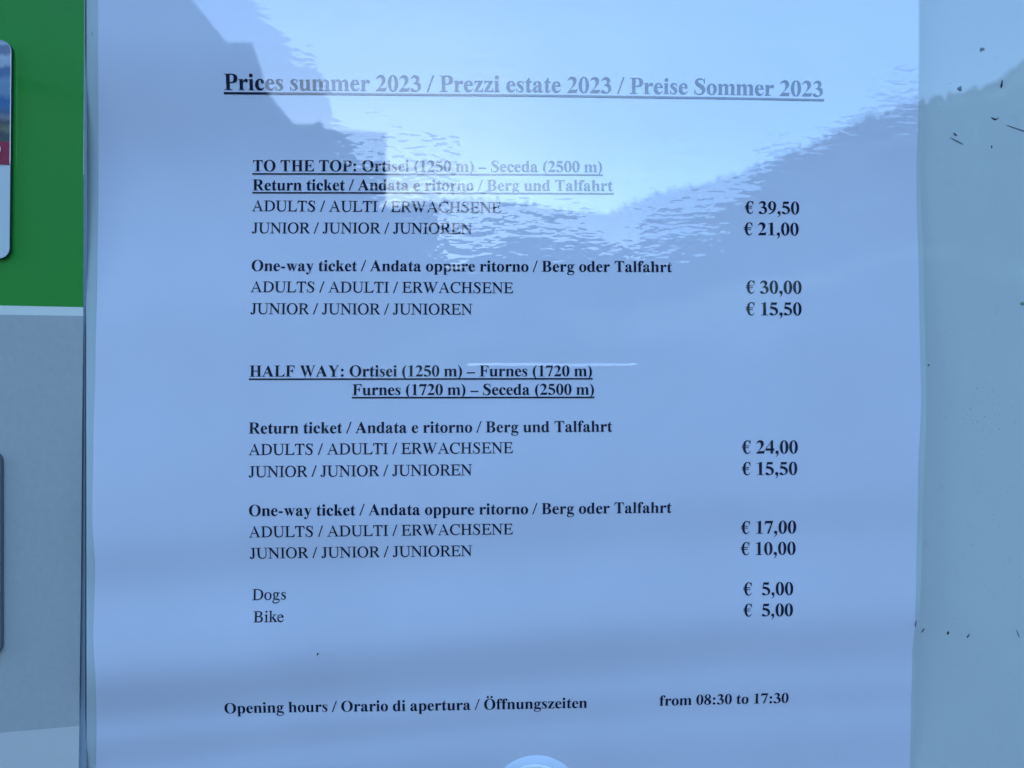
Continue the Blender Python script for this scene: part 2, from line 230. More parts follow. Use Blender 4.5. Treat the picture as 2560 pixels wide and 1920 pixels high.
def link(name, verts, faces, mat, parent=None, smooth=False, origin=None):
    me = bpy.data.meshes.new(name)
    o = origin if origin is not None else (ORIGIN.get(parent.name) if parent else Vector((0, 0, 0)))
    me.from_pydata([tuple(Vector(v) - o) for v in verts], [], faces); me.validate(); me.update()
    ob = bpy.data.objects.new(name, me); SC.collection.objects.link(ob)
    me.materials.append(mat)
    if smooth:
        for p in me.polygons: p.use_smooth = True
    if parent: ob.parent = parent
    else: ob.location = o
    return ob
ORIGIN = {}
def thing(name, label, cat, loc=(0, 0, 0), group=None):
    o = bpy.data.objects.new(name, None); SC.collection.objects.link(o); o.empty_display_size = .02
    o.location = loc; ORIGIN[o.name] = Vector(loc)
    return tag(o, label, cat, group)
def tag(o, label, cat, group=None):
    o['label'] = label; o['category'] = cat
    if group: o['group'] = group
    return o
def under(o, parent): 
    ORIGIN[o.name] = ORIGIN[parent.name]; return o
def slab(name, poly, y0, y1, mat, parent=None, bevel=0.0, **k):
    """a plate standing in the board plane: outline POLY of (x, z), front face at y0, back at y1"""
    n = len(poly)
    # make counter-clockwise seen from the front (-Y)
    ar = sum(poly[i][0]*poly[(i+1) % n][1] - poly[(i+1) % n][0]*poly[i][1] for i in range(n))
    if ar < 0: poly = poly[::-1]
    if bevel:
        cx = sum(p[0] for p in poly)/n; cz = sum(p[1] for p in poly)/n
        inn = []
        for i in range(n):
            a, b, c = Vector(poly[i-1]), Vector(poly[i]), Vector(poly[(i+1) % n])
            e1, e2 = (b-a).normalized(), (c-b).normalized()
            nn = Vector((-e1.y-e2.y, e1.x+e2.x)).normalized(); w = bevel/max(.4, nn.dot(Vector((-e1.y, e1.x))))
            inn.append(tuple(b + nn*w))
        V = [(x, y0, z) for x, z in inn] + [(x, y0+bevel, z) for x, z in poly] + [(x, y1, z) for x, z in poly]
        F = [list(range(n))] + [[i, n+i, n+(i+1) % n, (i+1) % n] for i in range(n)] + [[n+i, 2*n+i, 2*n+(i+1) % n, n+(i+1) % n] for i in range(n)] + [list(range(3*n-1, 2*n-1, -1))]
    else:
        V = [(x, y0, z) for x, z in poly] + [(x, y1, z) for x, z in poly]
        F = [list(range(n))] + [[i, n+i, n+(i+1) % n, (i+1) % n] for i in range(n)] + [list(range(2*n-1, n-1, -1))]
    return link(name, V, F, mat, parent, **k)
def xz(pts, y): return [(p.x, p.z) for p in (on_board(u, v, y) for u, v in pts)]
def round_rect(x0, z0, x1, z1, r, n=7):
    o = []
    for cx, cz, a0 in ((x1-r, z1-r, 0), (x0+r, z1-r, 90), (x0+r, z0+r, 180), (x1-r, z0+r, 270)):
        for i in range(n+1):
            a = math.radians(a0 + 90*i/n); o.append((cx + r*math.cos(a), cz + r*math.sin(a)))
    return o

# ---------------------------------------------------------------- materials
def new_mat(name):
    m = bpy.data.materials.new(name); m.use_nodes = True; nt = m.node_tree; nt.nodes.clear()
    return m, nt, nt.nodes.new('ShaderNodeOutputMaterial')
def N(nt, kind, **kw):
    n = nt.nodes.new(kind)
    for k, v in kw.items():
        if k.startswith('i_'): n.inputs[k[2:].replace('_', ' ')].default_value = v
        else: setattr(n, k, v)
    return n
def M(nt, op, a, b=None, c=None, clamp=False):
    n = nt.nodes.new('ShaderNodeMath'); n.operation = op; n.use_clamp = clamp
    for i, v in enumerate((a, b, c)):
        if v is None: continue
        if isinstance(v, (int, float)): n.inputs[i].default_value = v
        else: nt.links.new(v, n.inputs[i])
    return n.outputs[0]
def sstep(nt, x, a, b, o0, o1):
    n = nt.nodes.new('ShaderNodeMapRange'); n.interpolation_type = 'SMOOTHSTEP'
    nt.links.new(x, n.inputs[0])
    for i, v in enumerate((a, b, o0, o1)): n.inputs[i+1].default_value = v
    return n.outputs[0]
def noise_tex(nt, vec, scale, detail=2, rough=.5, stretch=(1, 1, 1), w=0.0):
    mp = N(nt, 'ShaderNodeMapping'); mp.inputs['Scale'].default_value = [s*scale for s in stretch]; mp.inputs['Location'].default_value = (w, w*.7, w*1.3)
    nt.links.new(vec, mp.inputs[0])
    t = N(nt, 'ShaderNodeTexNoise'); t.inputs['Scale'].default_value = 1; t.inputs['Detail'].default_value = detail; t.inputs['Roughness'].default_value = rough
    nt.links.new(mp.outputs[0], t.inputs[0])
    return t.outputs[0]
def mix_rgb(nt, fac, a, b):
    n = N(nt, 'ShaderNodeMix', data_type='RGBA')
    for s, v in ((0, fac), (6, a), (7, b)):
        if isinstance(v, (int, float)): n.inputs[s].default_value = v
        elif isinstance(v, tuple): n.inputs[s].default_value = (*v, 1)
        else: nt.links.new(v, n.inputs[s])
    return n.outputs[2]
COAT_IOR = 1.66; FILM_IOR = 1.6
def film_height(nt, vec):
    """the glossy film: slack on the left half, pressed flat on the right, pebbled all over"""
    s = N(nt, 'ShaderNodeSeparateXYZ'); nt.links.new(vec, s.inputs[0]); x, z = s.outputs[0], s.outputs[2]
    x1, x2 = -.016, .072
    xm = M(nt, 'MINIMUM', x, x2)
    q = M(nt, 'MAXIMUM', M(nt, 'SUBTRACT', xm, x1), 0.0)
    a = M(nt, 'MULTIPLY', M(nt, 'SUBTRACT', xm, M(nt, 'DIVIDE', M(nt, 'MULTIPLY', q, q), 2*(x2-x1))), .049)
    w = M(nt, 'MULTIPLY', sstep(nt, x, -.085, -.02, 0.0, 1.0), sstep(nt, x, .046, .072, 1.0, 0.0))
    b = M(nt, 'MULTIPLY', sstep(nt, z, -.005, .085, .00030, -.00042), w)
    gx = M(nt, 'DIVIDE', M(nt, 'SUBTRACT', x, .0745), .0095)
    g = M(nt, 'EXPONENT', M(nt, 'MULTIPLY', M(nt, 'MULTIPLY', gx, gx), -1.0))
    c = M(nt, 'MULTIPLY', sstep(nt, z, .035, .047, .00017, -.00017), g)
    # cancels the added trough so the film's reflections stay put
    tr = M(nt, 'SUBTRACT', sstep(nt, z, .0541, .0878, HOLLOW, 0.0), sstep(nt, z, .0061, .0521, HOLLOW, 0.0))
    tr = M(nt, 'MULTIPLY', tr, M(nt, 'SUBTRACT', .8, M(nt, 'MULTIPLY', x, .4/(PX*1050))))
    c = M(nt, 'ADD', c, tr)
    # two creases in the film that catch the sky
    for zc, hw, amp, xa, xb in ((.00521, .00045, -5.6e-5, -.0135, .0335), (-.0282, .00030, -6.2e-5, -.0110, .0300)):
        wdw = M(nt, 'MULTIPLY', sstep(nt, x, xa, xa + .004, 0.0, 1.0), sstep(nt, x, xb - .003, xb, 1.0, 0.0))
        zz = M(nt, 'ADD', z, M(nt, 'MULTIPLY', noise_tex(nt, vec, 90, 1, .5, (1, 0, 0), zc*40), .0005))
        c = M(nt, 'ADD', c, M(nt, 'MULTIPLY', sstep(nt, zz, zc - hw, zc + hw, 0.0, amp), wdw))
    h = M(nt, 'ADD', M(nt, 'ADD', a, b), c)
    patch = M(nt, 'ADD', M(nt, 'MULTIPLY', sstep(nt, noise_tex(nt, vec, 45, 1, .5, (1, 1, 1), 5.0), .35, .62, 0.0, 1.0), 1.1), .35)
    for sc, amp, det, st in ((330, 4.2e-5, 0.8, (1, 1, 2.5)), (125, 5.2e-5, 0.0, (1, 1, 1.8))):
        h = M(nt, 'ADD', h, M(nt, 'MULTIPLY', M(nt, 'MULTIPLY', M(nt, 'SUBTRACT', noise_tex(nt, vec, sc, det, .5, st), .5), amp), patch))
    h = M(nt, 'ADD', h, M(nt, 'MULTIPLY', noise_tex(nt, vec, 34, 1, .5, (1, 1, 1.2)), 7.0e-5))
    return h
def glossy(name, color, film=False, rough=0.45, base_spec=.5, grain=0.0, var=None, coat=True, coat_ior=None, film_rough=.02):
    """a printed or painted surface under a clear flat gloss layer; film=True adds the laminate's own pebbled sheen"""
    m, nt, out = new_mat(name)
    tc = N(nt, 'ShaderNodeTexCoord'); vec = tc.outputs['Object']
    p = N(nt, 'ShaderNodeBsdfPrincipled'); p.inputs['Roughness'].default_value = film_rough if film else rough
    p.inputs['Specular IOR Level'].default_value = base_spec
    col = color(nt, vec) if callable(color) else color
    if var:
        a, sc = var
        f = noise_tex(nt, vec, sc, 3, .55)
        col = mix_rgb(nt, f, tuple(c*(1-a) for c in color), tuple(min(1, c*(1+a)) for c in color))
    if isinstance(col, tuple): p.inputs['Base Color'].default_value = (*col, 1)
    else: nt.links.new(col, p.inputs['Base Color'])
    if film:                                    # laminate sheen: its own mirror-like lobe over the matt print
        p.inputs['Roughness'].default_value = .7; p.inputs['Specular IOR Level'].default_value = 0.0
        bp = N(nt, 'ShaderNodeBump'); bp.inputs['Strength'].default_value = 1; bp.inputs['Distance'].default_value = 1
        nt.links.new(film_height(nt, vec), bp.inputs['Height'])
        f2 = N(nt, 'ShaderNodeFresnel'); f2.inputs[0].default_value = FILM_IOR
        g2 = N(nt, 'ShaderNodeBsdfGlossy'); g2.inputs['Roughness'].default_value = 0.0; g2.inputs['Color'].default_value = (1, 1, 1, 1)
        nt.links.new(bp.outputs[0], f2.inputs['Normal']); nt.links.new(bp.outputs[0], g2.inputs['Normal'])
        m2 = N(nt, 'ShaderNodeMixShader')
        nt.links.new(f2.outputs[0], m2.inputs[0]); nt.links.new(p.outputs[0], m2.inputs[1]); nt.links.new(g2.outputs[0], m2.inputs[2])
        p = m2
    if not coat:
        nt.links.new(p.outputs[0], out.inputs[0]); return m
    nrm = N(nt, 'ShaderNodeCombineXYZ'); nrm.inputs[1].default_value = -1
    fr = N(nt, 'ShaderNodeFresnel'); fr.inputs[0].default_value = coat_ior or COAT_IOR
    gl = N(nt, 'ShaderNodeBsdfGlossy'); gl.inputs['Roughness'].default_value = 0.0; gl.inputs['Color'].default_value = (1, 1, 1, 1)
    nt.links.new(nrm.outputs[0], fr.inputs['Normal']); nt.links.new(nrm.outputs[0], gl.inputs['Normal'])
    mx = N(nt, 'ShaderNodeMixShader')
    nt.links.new(fr.outputs[0], mx.inputs[0]); nt.links.new(p.outputs[0], mx.inputs[1]); nt.links.new(gl.outputs[0], mx.inputs[2])
    nt.links.new(mx.outputs[0], out.inputs[0])
    return m
def plain(name, color, rough=.8, var=0.0, scale=1.0):
    m, nt, out = new_mat(name)
    p = N(nt, 'ShaderNodeBsdfPrincipled'); p.inputs['Roughness'].default_value = rough
    p.inputs['Base Color'].default_value = (*color, 1)
    if var:
        tc = N(nt, 'ShaderNodeTexCoord')
        f = noise_tex(nt, tc.outputs['Object'], scale, 4, .6)
        nt.links.new(mix_rgb(nt, f, tuple(c*(1-var) for c in color), tuple(c*(1+var) for c in color)), p.inputs['Base Color'])
    nt.links.new(p.outputs[0], out.inputs[0])
    return m

PAPER = (.775, .735, .775); BOARD = (.575, .595, .535)
m_paper = glossy('laminated_paper', PAPER, film=True, var=(.06, 26), base_spec=.5)
m_ink = glossy('laminated_ink', (.003, .005, .028), film=True, base_spec=.5)
m_margin = glossy('clear_laminate_on_board', (.57, .61, .56), rough=.2)
def smudged(nt, vec):
    n1 = noise_tex(nt, vec, 22, 4, .6); n2 = noise_tex(nt, vec, 60, 3, .6, (1, 1, .35), 4.0); n3 = noise_tex(nt, vec, 260, 3, .6, (1, 1, 1), 9.0)
    c = mix_rgb(nt, n1, tuple(v*.93 for v in BOARD), tuple(v*1.07 for v in BOARD))
    c = mix_rgb(nt, sstep(nt, n2, .56, .72, 0.0, .30), c, (.66, .70, .68))          # wiped-on pale smears
    return mix_rgb(nt, sstep(nt, n3, .60, .78, 0.0, .16), c, (.30, .34, .33))       # fine grime
m_board = glossy('glass_fronted_board', smudged, rough=.6)
m_green = glossy('green_print', (.001, .27, .008), rough=.5, var=(.10, 45))
m_white_print = glossy('white_print', (.82, .80, .68), rough=.5, var=(.02, 90))
m_pale_print = glossy('pale_print', (.66, .62, .55), rough=.5, var=(.03, 120))
m_grey_print = glossy('grey_print', (.46, .455, .41), rough=.5, var=(.08, 700))
m_poster_body = glossy('poster_board', (.30, .345, .38), coat=False, rough=.7, base_spec=.2)
m_red = glossy('red_print', (.34, .004, .04), rough=.5)
m_shadow_side = plain('shadow_card_edge', (.006, .02, .016), .8)  # side colour stands in for the card's printed drop shadow
m_soft_shadow_side = plain('soft_shadow_card_edge', (.09, .11, .125), .8)  # greyer shadow tone painted on the second card's sides
m_card = glossy('white_card', (.66, .68, .62), rough=.4)
m_plastic = glossy('white_plastic', (.82, .80, .76), rough=.3, coat=False)
m_cap = glossy('beige_plastic', (.45, .42, .33), rough=.35, coat=False)
m_skirt = glossy('translucent_white_plastic', (.67, .69, .74), rough=.6, coat=False)
m_dirt = plain('dark_dirt', (.022, .027, .036), .9)
m_dirt_pale = plain('grey_dirt', (.21, .25, .27), .9)
m_greenbug = plain('green_dirt', (.20, .29, .20), .8)

# ---------------------------------------------------------------- what the gloss mirrors: the street side behind the photographer
def mirrored(u, v, dist):
    d = ray(u, v); d = Vector((d.x, -d.y, d.z)); e = Vector((CAM.x, -CAM.y, 0))
    k = (-dist - e.y)/d.y
    return e + d*k
m_ground = plain('grey_paving', (.05, .05, .05), .9, .2, 1.5)
def hill_material():
    m, nt, out = new_mat('forest_and_meadow')
    tc = N(nt, 'ShaderNodeTexCoord'); p = N(nt, 'ShaderNodeBsdfPrincipled'); p.inputs['Roughness'].default_value = .95
    f = noise_tex(nt, tc.outputs['Object'], .06, 4, .6); g = noise_tex(nt, tc.outputs['Object'], .035, 3, .55, (1, 1, 1.6), 11.0)
    wood_c = mix_rgb(nt, f, (.009, .015, .011), (.030, .046, .032))
    nt.links.new(mix_rgb(nt, sstep(nt, g, .54, .64, 0.0, 1.0), wood_c, (.30, .32, .20)), p.inputs['Base Color'])
    nt.links.new(p.outputs[0], out.inputs[0]); return m
m_forest = hill_material()
m_tree = plain('conifer_green', (.018, .03, .02), .95, .3, .3)
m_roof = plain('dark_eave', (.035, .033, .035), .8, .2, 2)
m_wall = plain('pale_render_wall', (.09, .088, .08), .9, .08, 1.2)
GZ = -1.45
g = link('pavement', [(-900, -900, GZ), (900, -900, GZ), (900, 900, GZ), (-900, 900, GZ)], [[0, 1, 2, 3]], m_ground); g['kind'] = 'structure'

HD = 9.0
EAVE = [(480, 0), (567, 106), (630, 106), (654, 174), (664, 222), (690, 258), (735, 310), (788, 310), (794, 302), (800, 302), (812, 322), (966, 331)]
def prism(name, pts, d0, depth, mat, parent, shear=-.55):
    n = len(pts)
    f = [mirrored(u, v, d0) for u, v in pts]
    b = [p + Vector((shear*depth, -depth, 0)) for p in f]
    return link(name, f + b, [list(range(n)), list(range(2*n-1, n-1, -1))] + [[i, (i+1) % n, n+(i+1) % n, n+i] for i in range(n)], mat, parent)
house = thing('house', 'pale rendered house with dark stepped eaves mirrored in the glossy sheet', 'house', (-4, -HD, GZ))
gv = 960 + (-GZ)/ (HD + DIST)*FPX - 4          # photo row where the ground meets the facade plane
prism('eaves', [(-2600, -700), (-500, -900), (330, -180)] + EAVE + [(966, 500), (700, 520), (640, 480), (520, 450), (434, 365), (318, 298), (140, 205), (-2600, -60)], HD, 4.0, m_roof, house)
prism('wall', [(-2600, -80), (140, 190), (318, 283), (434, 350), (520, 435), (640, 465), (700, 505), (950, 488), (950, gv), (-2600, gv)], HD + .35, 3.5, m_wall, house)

RIDGE = [(-2200, 360), (-600, 420), (600, 500), (966, 520), (1160, 500), (1290, 507), (1400, 528), (1516, 544), (1556, 520), (1615, 492), (1715, 470), (1850, 440), (1960, 400), (2108, 333), (2284, 268), (2305, 262), (2354, 254), (2400, 240), (2450, 236), (2500, 210), (2560, 165), (2760, 60), (3300, -80), (4600, -60)]
def ridge_at(u): 
    if u <= RIDGE[0][0]: return RIDGE[0][1]
    for (a, x), (b, y) in zip(RIDGE, RIDGE[1:]):
        if u <= b: return x + (y-x)*(u-a)/(b-a)
    return RIDGE[-1][1]
RD = 190.0
cols = 260; us = [-2600 + 7600*i/(cols-1) for i in range(cols)]
rows = [(.20, 0.0), (.32, .05), (.45, .17), (.58, .33), (.72, .53), (.86, .77), (.95, .93), (1.0, 1.0), (1.25, .92), (1.8, .5)]
hv, hf = [], []
for k, f in rows:
    for u in us:
        top = mirrored(u, ridge_at(u), RD)
        jit = (noise.noise(Vector((u*.02, k*7, 3)))*2.2 + noise.noise(Vector((u*.006, k*3, 9)))*3)*(1 if k < .99 else .25)
        dirx = (top - Vector((0, 0, 0))); 
        z = GZ - .5 + (top.z - GZ + .5)*f + (jit*f if k < .99 else jit*.3)
        hv.append((top.x*k, top.y*k, z))
for r in range(len(rows)-1):
    for c in range(cols-1):
        i = r*cols + c; hf.append([i, i+1, i+cols+1, i+cols])
hill = link('hillside', hv, hf, m_forest, smooth=True); hill['kind'] = 'structure'
tv, tf = [], []
def cone_tree(p, h, r):
    b = len(tv); n = 7
    for lev in range(3):
        z0, rr = h*(.12 + .27*lev), r*(1 - .28*lev)
        s = len(tv); a0 = random.random()
        for i in range(n):
            a = a0 + 2*math.pi*i/n; q = rr*random.uniform(.8, 1.15)
            tv.append((p[0] + q*math.cos(a), p[1] + q*math.sin(a), p[2] + z0 + random.uniform(-.05, .05)*h))
        tv.append((p[0], p[1], p[2] + min(h, z0 + h*.5)))
        for i in range(n): tf.append([s+i, s+(i+1) % n, s+n])
for i in range(700):
    u = random.uniform(900, 3300); k = random.choice((1.0, 1.0, .97, .9, .8, .66))
    top = mirrored(u, ridge_at(u), RD); f = {1.0: 1.0, .97: .95, .9: .84, .8: .65, .66: .44}[k]
    h = random.uniform(1.6, 4.2) if k > .95 else random.uniform(4, 7)
    z = GZ + (top.z - GZ)*f - h*.55
    cone_tree((top.x*k, top.y*k, z), h, h*.22)
for i in range(330):
    u = random.uniform(1850, 2750); top = mirrored(u, ridge_at(u), RD); h = random.choice((2, 2.5, 3, 4, 5.2)); 
    cone_tree((top.x, top.y, top.z - h*random.uniform(.45, .75)), h, h*.26)
wood = link('forest', tv, tf, m_tree); wood['kind'] = 'stuff'

# ---------------------------------------------------------------- board
BY = .0046
bd = thing('display_board', 'pale grey-green glossy display board behind both notices', 'board', (0.05, BY, -.9))
slab('panel', [(-.75, -.62), (.75, -.62), (.75, .55), (-.75, .55)], BY, BY + .03, m_board, bd, bevel=.002)
for sx in (-.6, .6):
    slab('leg', [(sx-.03, GZ), (sx+.03, GZ), (sx+.03, -.621), (sx-.03, -.621)], BY + .005, BY + .03, m_roof, bd)

# ---------------------------------------------------------------- poster on the left
PY = -.0006
po = thing('poster', 'green and grey printed poster with a rounded photo card, left of the price list', 'poster', (-.16, BY, -.2))
def pe(v): return lerp_lin([(-300, 212.5), (0, 211), (480, 208.3), (765, 207.4), (960, 206), (1440, 202.4), (1920, 196), (2300, 190)], v)
def lerp_lin(tab, t):
    for (a, x), (b, y) in zip(tab, tab[1:]):
        if t <= b: return x + (y-x)*(t-a)/(b-a)
    return tab[-1][1]
VS = [-300, 0, 240, 480, 766]
LX = -1400
slab('backing', xz([(LX, -300), (LX, 2300)] + [(pe(v), v) for v in (2300, 1920, 1440, 960, 765, 480, 0, -300)], PY + .0002), PY + .0002, PY + .0017, m_poster_body, po)
slab('added_gap_strip', xz([(180, -300), (180, 2300), (213.3, 2300), (213.3, -300)], PY + .0009), PY + .0009, PY + .0016, m_poster_body, po)  # strip added to lighten the dark gap between poster and laminate
def printed(name, pts, mat, parent=po, y=PY, th=.0002): return slab(name, xz(pts, y), y, y + th, mat, parent)
e = .0
gp = printed('green_area', [(LX, -300), (LX, 734)] + [(0, 763.6), (pe(768), 768)] + [(pe(v), v) for v in (480, 240, 0, -300)], m_green)
printed('white_stripe', [(LX, 734), (LX, 757), (0, 786.7), (pe(790), 790), (pe(768), 768), (0, 763.6)], m_white_print)
printed('grey_area', [(LX, 757), (LX, 1955), (0, 1832), (pe(1815), 1815)] + [(pe(v), v) for v in (1440, 960, 790)] + [(0, 786.7)], m_grey_print)
printed('white_area', [(LX, 1955), (LX, 2300), (pe(2300), 2300), (pe(1920), 1920), (pe(1815), 1815), (0, 1832)], m_pale_print)
# raised photo card; its drop shadow is put into the side colour
CY = PY - .0015
def clouds(nt, vec):
    s = N(nt, 'ShaderNodeSeparateXYZ'); nt.links.new(vec, s.inputs[0])
    z0, z1 = on_board(0, 354, CY).z - ORIGIN[po.name].z, on_board(0, 100, CY).z - ORIGIN[po.name].z
    n1 = noise_tex(nt, vec, 260, 4, .6); n2 = noise_tex(nt, vec, 520, 3, .6, (1, 1, 4.5), 3.0)
    t = M(nt, 'ADD', M(nt, 'DIVIDE', M(nt, 'SUBTRACT', s.outputs[2], z0), z1 - z0), M(nt, 'MULTIPLY', M(nt, 'SUBTRACT', n1, .5), .16))
    cr = N(nt, 'ShaderNodeValToRGB'); nt.links.new(t, cr.inputs[0])
    st = [(0.0, (.05, .055, .03)), (.07, (.02, .03, .03)), (.12, (.16, .15, .07)), (.19, (.02, .03, .03)), (.24, (.20, .20, .20)), (.29, (.05, .10, .20)), (.34, (.02, .12, .30)), (.42, (.01, .10, .29)),
          (.47, (.16, .25, .36)), (.60, (.20, .30, .42)), (.66, (.07, .15, .30)), (.71, (.09, .15, .28)), (.75, (.40, .46, .50)), (.84, (.50, .54, .58)), (.87, (.18, .21, .30)), (.93, (.16, .20, .30)), (.97, (.5, .55, .58)), (1.0, (.3, .36, .45))]
    el = cr.color_ramp.elements
    while len(el) < len(st): el.new(.5)
    for q, (pp, c) in zip(el, st): q.position = pp; q.color = (*c, 1)
    band = M(nt, 'MULTIPLY', M(nt, 'SUBTRACT', n2, .5), 1.1)
    return mix_rgb(nt, M(nt, 'ADD', M(nt, 'MULTIPLY', band, .25), .12, clamp=True), cr.outputs[0], (.25, .27, .28))
m_photo = glossy('printed_landscape', clouds, rough=.5)
a, b = on_board(26, 100, CY), on_board(21.5, 646, CY)
xr = (a.x + b.x)/2; rad = .0026
def tilt(poly, k=.0085):    # the poster hangs a touch out of plumb
    zc = (a.z + b.z)/2
    return [(x + (z - zc)*k, z) for x, z in poly]
card = slab('photo_card', tilt(round_rect(xr - .055, b.z, xr, a.z, rad)), CY + .0004, PY - .0001, m_shadow_side, po)
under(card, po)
slab('card_face', tilt(round_rect(xr - .055, b.z, xr, a.z, rad)), CY + .0002, CY + .0004, m_card, card)
zr0, zr1 = on_board(20, 354, CY).z, on_board(20, 411, CY).z
top = [p for p in round_rect(xr - .055, zr0 - .01, xr, a.z, rad) if p[1] > zr0] 
slab('photo_print', tilt([(xr - .055, zr0)] + [(xr, zr0)] + top), CY, CY + .0002, m_photo, card)
slab('red_band', tilt([(xr - .055, zr1), (xr, zr1), (xr, zr0), (xr - .055, zr0)]), CY, CY + .0002, m_red, card)
a2, b2 = on_board(0.6, 1128, CY), on_board(0.6, 1640, CY)
bc = slab('blank_card', round_rect(a2.x - .055, b2.z, a2.x, a2.z, rad), CY + .0002, PY - .0001, m_soft_shadow_side, po)
under(bc, po)
slab('card_face', round_rect(a2.x - .055, b2.z, a2.x - .0002, a2.z, rad), CY, CY + .0002, m_card, bc)

# ---------------------------------------------------------------- the laminated price list
sh = thing('price_list', 'white laminated sheet listing summer 2023 lift prices in three languages', 'notice', (0, 0, 0))
PAPER_L = [(-330, 247), (0, 245.4), (480, 246), (700, 243), (900, 238.7), (1100, 233.5), (1290, 230.6), (1430, 237.8), (1590, 233), (1740, 240.3), (1800, 241.5), (1920, 240), (2250, 239)]
PAPER_R = [(-330, 2296), (0, 2296), (250, 2296), (440, 2291), (770, 2298), (1000, 2302.5), (1200, 2295), (1440, 2290.5), (1560, 2287), (1640, 2280.5), (1800, 2277), (1920, 2275), (2250, 2270)]
LAM_R = [(-330, 2300), (0, 2300.5), (250, 2301.5), (480, 2303.5), (720, 2310.5), (1000, 2317), (1250, 2309), (1440, 2304), (1640, 2293), (1800, 2289), (1920, 2287), (2250, 2282)]
LAM_L = [(-330, 216), (0, 215.4), (560, 213), (900, 214.5), (1440, 215), (1920, 215.5), (2250, 216)]
def sheet(name, L, R, v0, v1, lift, thick, mat, nx=70, nv=130):
    V, F = [], []
    for j in range(nv+1):
        v = v0 + (v1-v0)*j/nv
        l, r = lerp_tab(L, v), lerp_tab(R, v)
        for i in range(nx+1):
            V.append(on_sheet(l + (r-l)*i/nx, v, lift))
    w = nx+1
    F = [[j*w+i, j*w+i+w, j*w+i+w+1, j*w+i+1] for j in range(nv) for i in range(nx)]
    n = len(V); front = list(V)
    V += [p + Vector((0, thick, 0)) for p in front]
    F += [[n+f[3], n+f[2], n+f[1], n+f[0]][::1] for f in F[:nx*nv]]
    rim = [i for i in range(w)] + [j*w + nx for j in range(1, nv+1)] + [nv*w + i for i in range(nx-1, -1, -1)] + [j*w for j in range(nv-1, 0, -1)]
    r0, m = len(V), len(rim)                       # the cut edge has points of its own, so the faces stay flat-shaded at the rim
    V += [front[q] for q in rim] + [front[q] + Vector((0, thick, 0)) for q in rim]
    F += [[r0+i, r0+(i+1) % m, r0+m+(i+1) % m, r0+m+i] for i in range(m)]
    ob = link(name, V, F, mat, sh)
    for p in ob.data.polygons[: 2*nx*nv]: p.use_smooth = True
    return ob
sheet('paper', PAPER_L, PAPER_R, -330, 2210, 0.0, .00018, m_paper)
sheet('laminate_margin', LAM_L, LAM_R, -365, 2245, -.00020, .00025, m_margin)

TRI = {}
def inside(poly, x, y):
    r = False; n = len(poly)
    for i in range(n):
        x0, y0 = poly[i]; x1, y1 = poly[(i+1) % n]
        if (y0 > y) != (y1 > y) and x < (x1-x0)*(y-y0)/(y1-y0) + x0: r = not r
    return r
def swell(p, w):
    """ink spread: push an outline out by w font units (in for a cut)"""
    n = len(p); ar = sum(p[i][0]*p[(i+1) % n][1] - p[(i+1) % n][0]*p[i][1] for i in range(n)); s = 1 if ar > 0 else -1
    out = []
    for i in range(n):
        a, b, c = Vector(p[i-1]), Vector(p[i]), Vector(p[(i+1) % n])
        e1, e2 = b-a, c-b
        if e1.length < 1e-6 or e2.length < 1e-6: out.append(p[i]); continue
        e1.normalize(); e2.normalize()
        q = Vector((e1.y+e2.y, -e1.x-e2.x))
        if q.length < .3: q = Vector((e1.y, -e1.x))
        q.normalize(); out.append(tuple(b + q*(s*w*min(1.4, 1/max(.3, q.dot(Vector((e1.y, -e1.x))))))))
    return out
def glyph_tris(key, ops):
    if key in TRI: return TRI[key]
    ops = [(sg, swell(p, sg*(7.0 if key[0] == 'r' else 3.0))) for sg, p in ops]
    vs, es = [], []
    for _, p in ops:
        b = len(vs); vs += [Vector(q) for q in p]; es += [(b+i, b+(i+1) % len(p)) for i in range(len(p))]
    V, _e, Fc, *_ = geometry.delaunay_2d_cdt(vs, es, [], 0, .05)
    keep = []
    for f in Fc:
        cx = sum(V[i].x for i in f)/3; cy = sum(V[i].y for i in f)/3
        st = False
        for sg, p in ops:
            if (sg > 0) != st and inside(p, cx, cy): st = sg > 0
        if st: keep.append(tuple(f))
    used = sorted({i for f in keep for i in f}); mp = {q: i for i, q in enumerate(used)}
    TRI[key] = ([(V[i].x, V[i].y) for i in used], [tuple(mp[i] for i in f) for f in keep])
    return TRI[key]
FONT = {'b': (bold(), BW), 'r': (roman(), RW)}
LIFT = .00007
